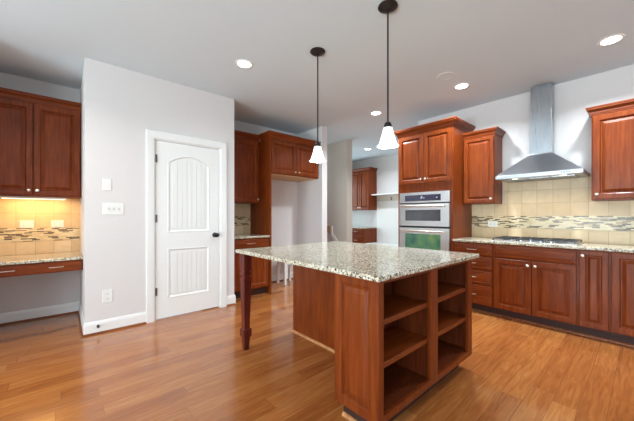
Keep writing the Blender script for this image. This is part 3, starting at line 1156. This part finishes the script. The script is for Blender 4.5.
# ------------------------------------------------------------------ mudroom seen through the opening
MX = 6.54
YM, YB_ = 4.92, 4.92
r = thing('wall_cabinet', (6.38, 5.1, 1.385), 'cherry wall cabinet in the mudroom beyond the opening', 'cabinet')
wall_box(r, 6.22, MX - .002, YM, 5.95, 1.385, 2.47)
door(r, '-x', 6.22, YM + .01, 5.25, 1.4, 2.45, (5.215, 1.45))
door(r, '-x', 6.22, 5.256, 5.59, 1.4, 2.45, (5.29, 1.45))
door(r, '-x', 6.22, 5.596, 5.94, 1.4, 2.45, (5.91, 1.45))
moulding([(MX - .002, YM), (6.22, YM), (6.22, 5.95), (MX - .002, 5.95)], 2.46, CROWN, 'cherry_y', r, 'crown_molding', .7)
r = thing('base_cabinet', (6.25, 5.1, 0), 'cherry base cabinet with drawers in the mudroom beyond the opening', 'cabinet')
MB().box(5.97, MX - .002, YB_, 5.95, .11, .885).build('body', 'cherry_z', r)
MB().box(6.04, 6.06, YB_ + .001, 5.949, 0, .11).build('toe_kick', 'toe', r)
for y0, y1 in ((YB_ + .01, 5.41), (5.42, 5.94)):
    for z0, z1 in ((.726, .874), (.43, .712), (.121, .416)):
        drawer(r, '-x', 5.97, y0, y1, z0, z1, [(y0 + y1) / 2])
o = MB().box(5.94, MX - .002, YB_ - .015, 5.95, .886, .916, .005).build('countertop', 'granite')
tag(o, 'granite countertop on the mudroom base cabinet beyond the opening', 'countertop')
o = MB().box(MX - .014, MX, 2.6, YM - .015, .5, 1.62).build('trim_2', 'white')
struct(o)
r = thing('hook_rail', (MX, 3.7, 1.62), 'hook board under the white shelf in the mudroom, shelf shadow in its colour', 'coat rack')
MB().box(MX - .018, MX, 2.6, YM - .015, 1.621, 1.775).build('backboard', 'wall_hall', r)  # board toned down for the shadow under the shelf
for yy in (4.42, 3.98, 3.54, 3.1):
    MB().tube([(MX - .018, yy, 1.70), (MX - .06, yy, 1.70), (MX - .075, yy, 1.725)], .008, 8).tube(
        [(MX - .018, yy, 1.69), (MX - .035, yy, 1.65), (MX - .06, yy, 1.64), (MX - .068, yy, 1.665)], .008, 8).build('hook', 'bronze', r)
o = MB().box(MX - .27, MX - .001, 2.6, YM - .015, 1.776, 1.806, .003).build('shelf', 'white')
tag(o, 'white wall shelf above the hooks in the mudroom', 'shelf')
r = thing('bench', (6.3, 3.6, 0), 'white built-in bench top along the mudroom wall', 'bench')
MB().box(6.02, MX - .016, 2.6, YB_ - .017, .46, .5, .004).build('seat', 'white', r)
MB().box(6.06, MX - .016, 2.6, YB_ - .017, 0, .459).build('base', 'white', r)

# ------------------------------------------------------------------ ceiling lamps
r = thing('pendant_light', (1.88, 1.31, H), 'nearer pendant lamp with lit frosted bell shade over the island', 'pendant lamp', 'pendant lamps over the island')
P1 = (1.88, 1.31)


def lz(prof, z, nm, mat, par, cap=True, seg=28):
    return MB().lathe(prof, (P1[0], P1[1], z), 'z', seg, cap).build(nm, mat, par, smooth=True)


lz([(.073, 0), (.075, -.008), (.06, -.02), (.03, -.03), (.012, -.036)], H, 'ceiling_canopy', 'bronze', r)
lz([(.0065, 0), (.0065, -.858)], H - .03, 'rod', 'bronze', r, True, 12)
lz([(.008, 0), (.024, -.012), (.03, -.03), (.03, -.048)], H - .885, 'socket_cap', 'bronze', r)
sh_ = lz([(.034, 0), (.041, -.03), (.052, -.07), (.062, -.105), (.07, -.125), (.083, -.14), (.08, -.141), (.067, -.127), (.059, -.106), (.049, -.07), (.038, -.03), (.028, 0)], H - .935, 'shade', 'shade', r, False)
lz([(.01, 0), (.024, -.03), (.024, -.06), (.012, -.078)], H - .955, 'bulb', 'bulb', r)
r2 = copy_tree(r, None, (1.88, 2.122, H))
tag(r2, 'farther pendant lamp with lit frosted bell shade, nearer the fridge cabinet', 'pendant lamp')
for x, y in ((1.88, 1.31), (1.88, 2.122)):
    d = bpy.data.lights.new('pendant_glow', 'POINT')
    d.energy = 9
    d.shadow_soft_size = .04
    d.color = (.85, .97, 1)
    o = bpy.data.objects.new('pendant_glow', d)
    o.location = (x, y, H - 1.06)
    COL.objects.link(o)

DL_ = [((1.45, 2.81), 'recessed ceiling light left of the pendants, before the white door wall'),
       ((3.72, 1.51), 'recessed ceiling light in front of the small wall cabinet and ovens'),
       ((3.77, .212), 'recessed ceiling light nearest the right edge of the photo'),
       ((3.69, 2.79), 'recessed ceiling light near the top of the oven cabinet'),
       ((-.35, 2.75), 'added recessed ceiling light, out of view, brightening the desk alcove'),  # unseen lamp, added to lighten the alcove
       ((5.527, 4.417), 'recessed ceiling light in the mudroom beyond the opening')]
x, y = DL_[0][0]
r = thing('recessed_light', (x, y, H), DL_[0][1], 'ceiling light', 'recessed ceiling lights')
MB().lathe([(.066, -.001), (.07, -.006), (.09, -.005), (.095, 0), (.066, 0)], (x, y, H), 'z', 28, False).build('trim_ring', 'white', r, smooth=True)
MB().lathe([(.068, -.004), (.068, -.0005)], (x, y, H), 'z', 28).build('lens', 'lens', r)
for (x, y), lb in DL_[1:]:
    tag(copy_tree(r, None, (x, y, H)), lb, 'ceiling light', 'recessed ceiling lights')
for x, y, pw in [(p[0][0], p[0][1], e) for p, e in zip(DL_, (5, 28, 26, 33, 13, 16))]:
    area('downlight', (x, y, H - .012), (0, 0, 0), .11, .11, pw, (1, .93, .82) if x < 0 else (.86, .95, 1), 'DISK', math.radians(140))
r = thing('ceiling_speaker', (3.318, 1.521, H), 'round flush white speaker grille in the ceiling beside a recessed light', 'speaker')
MB().lathe([(.098, 0), (.098, -.004), (.09, -.006), (.09, 0)], (3.318, 1.521, H), 'z', 32, False).build('rim', 'white', r, smooth=True)
MB().lathe([(.089, -.003), (.089, -.0005)], (3.318, 1.521, H), 'z', 32).build('grille', 'ceiling', r)

for o in bpy.data.objects:
    if '_w' in o.keys():
        del o['_w']
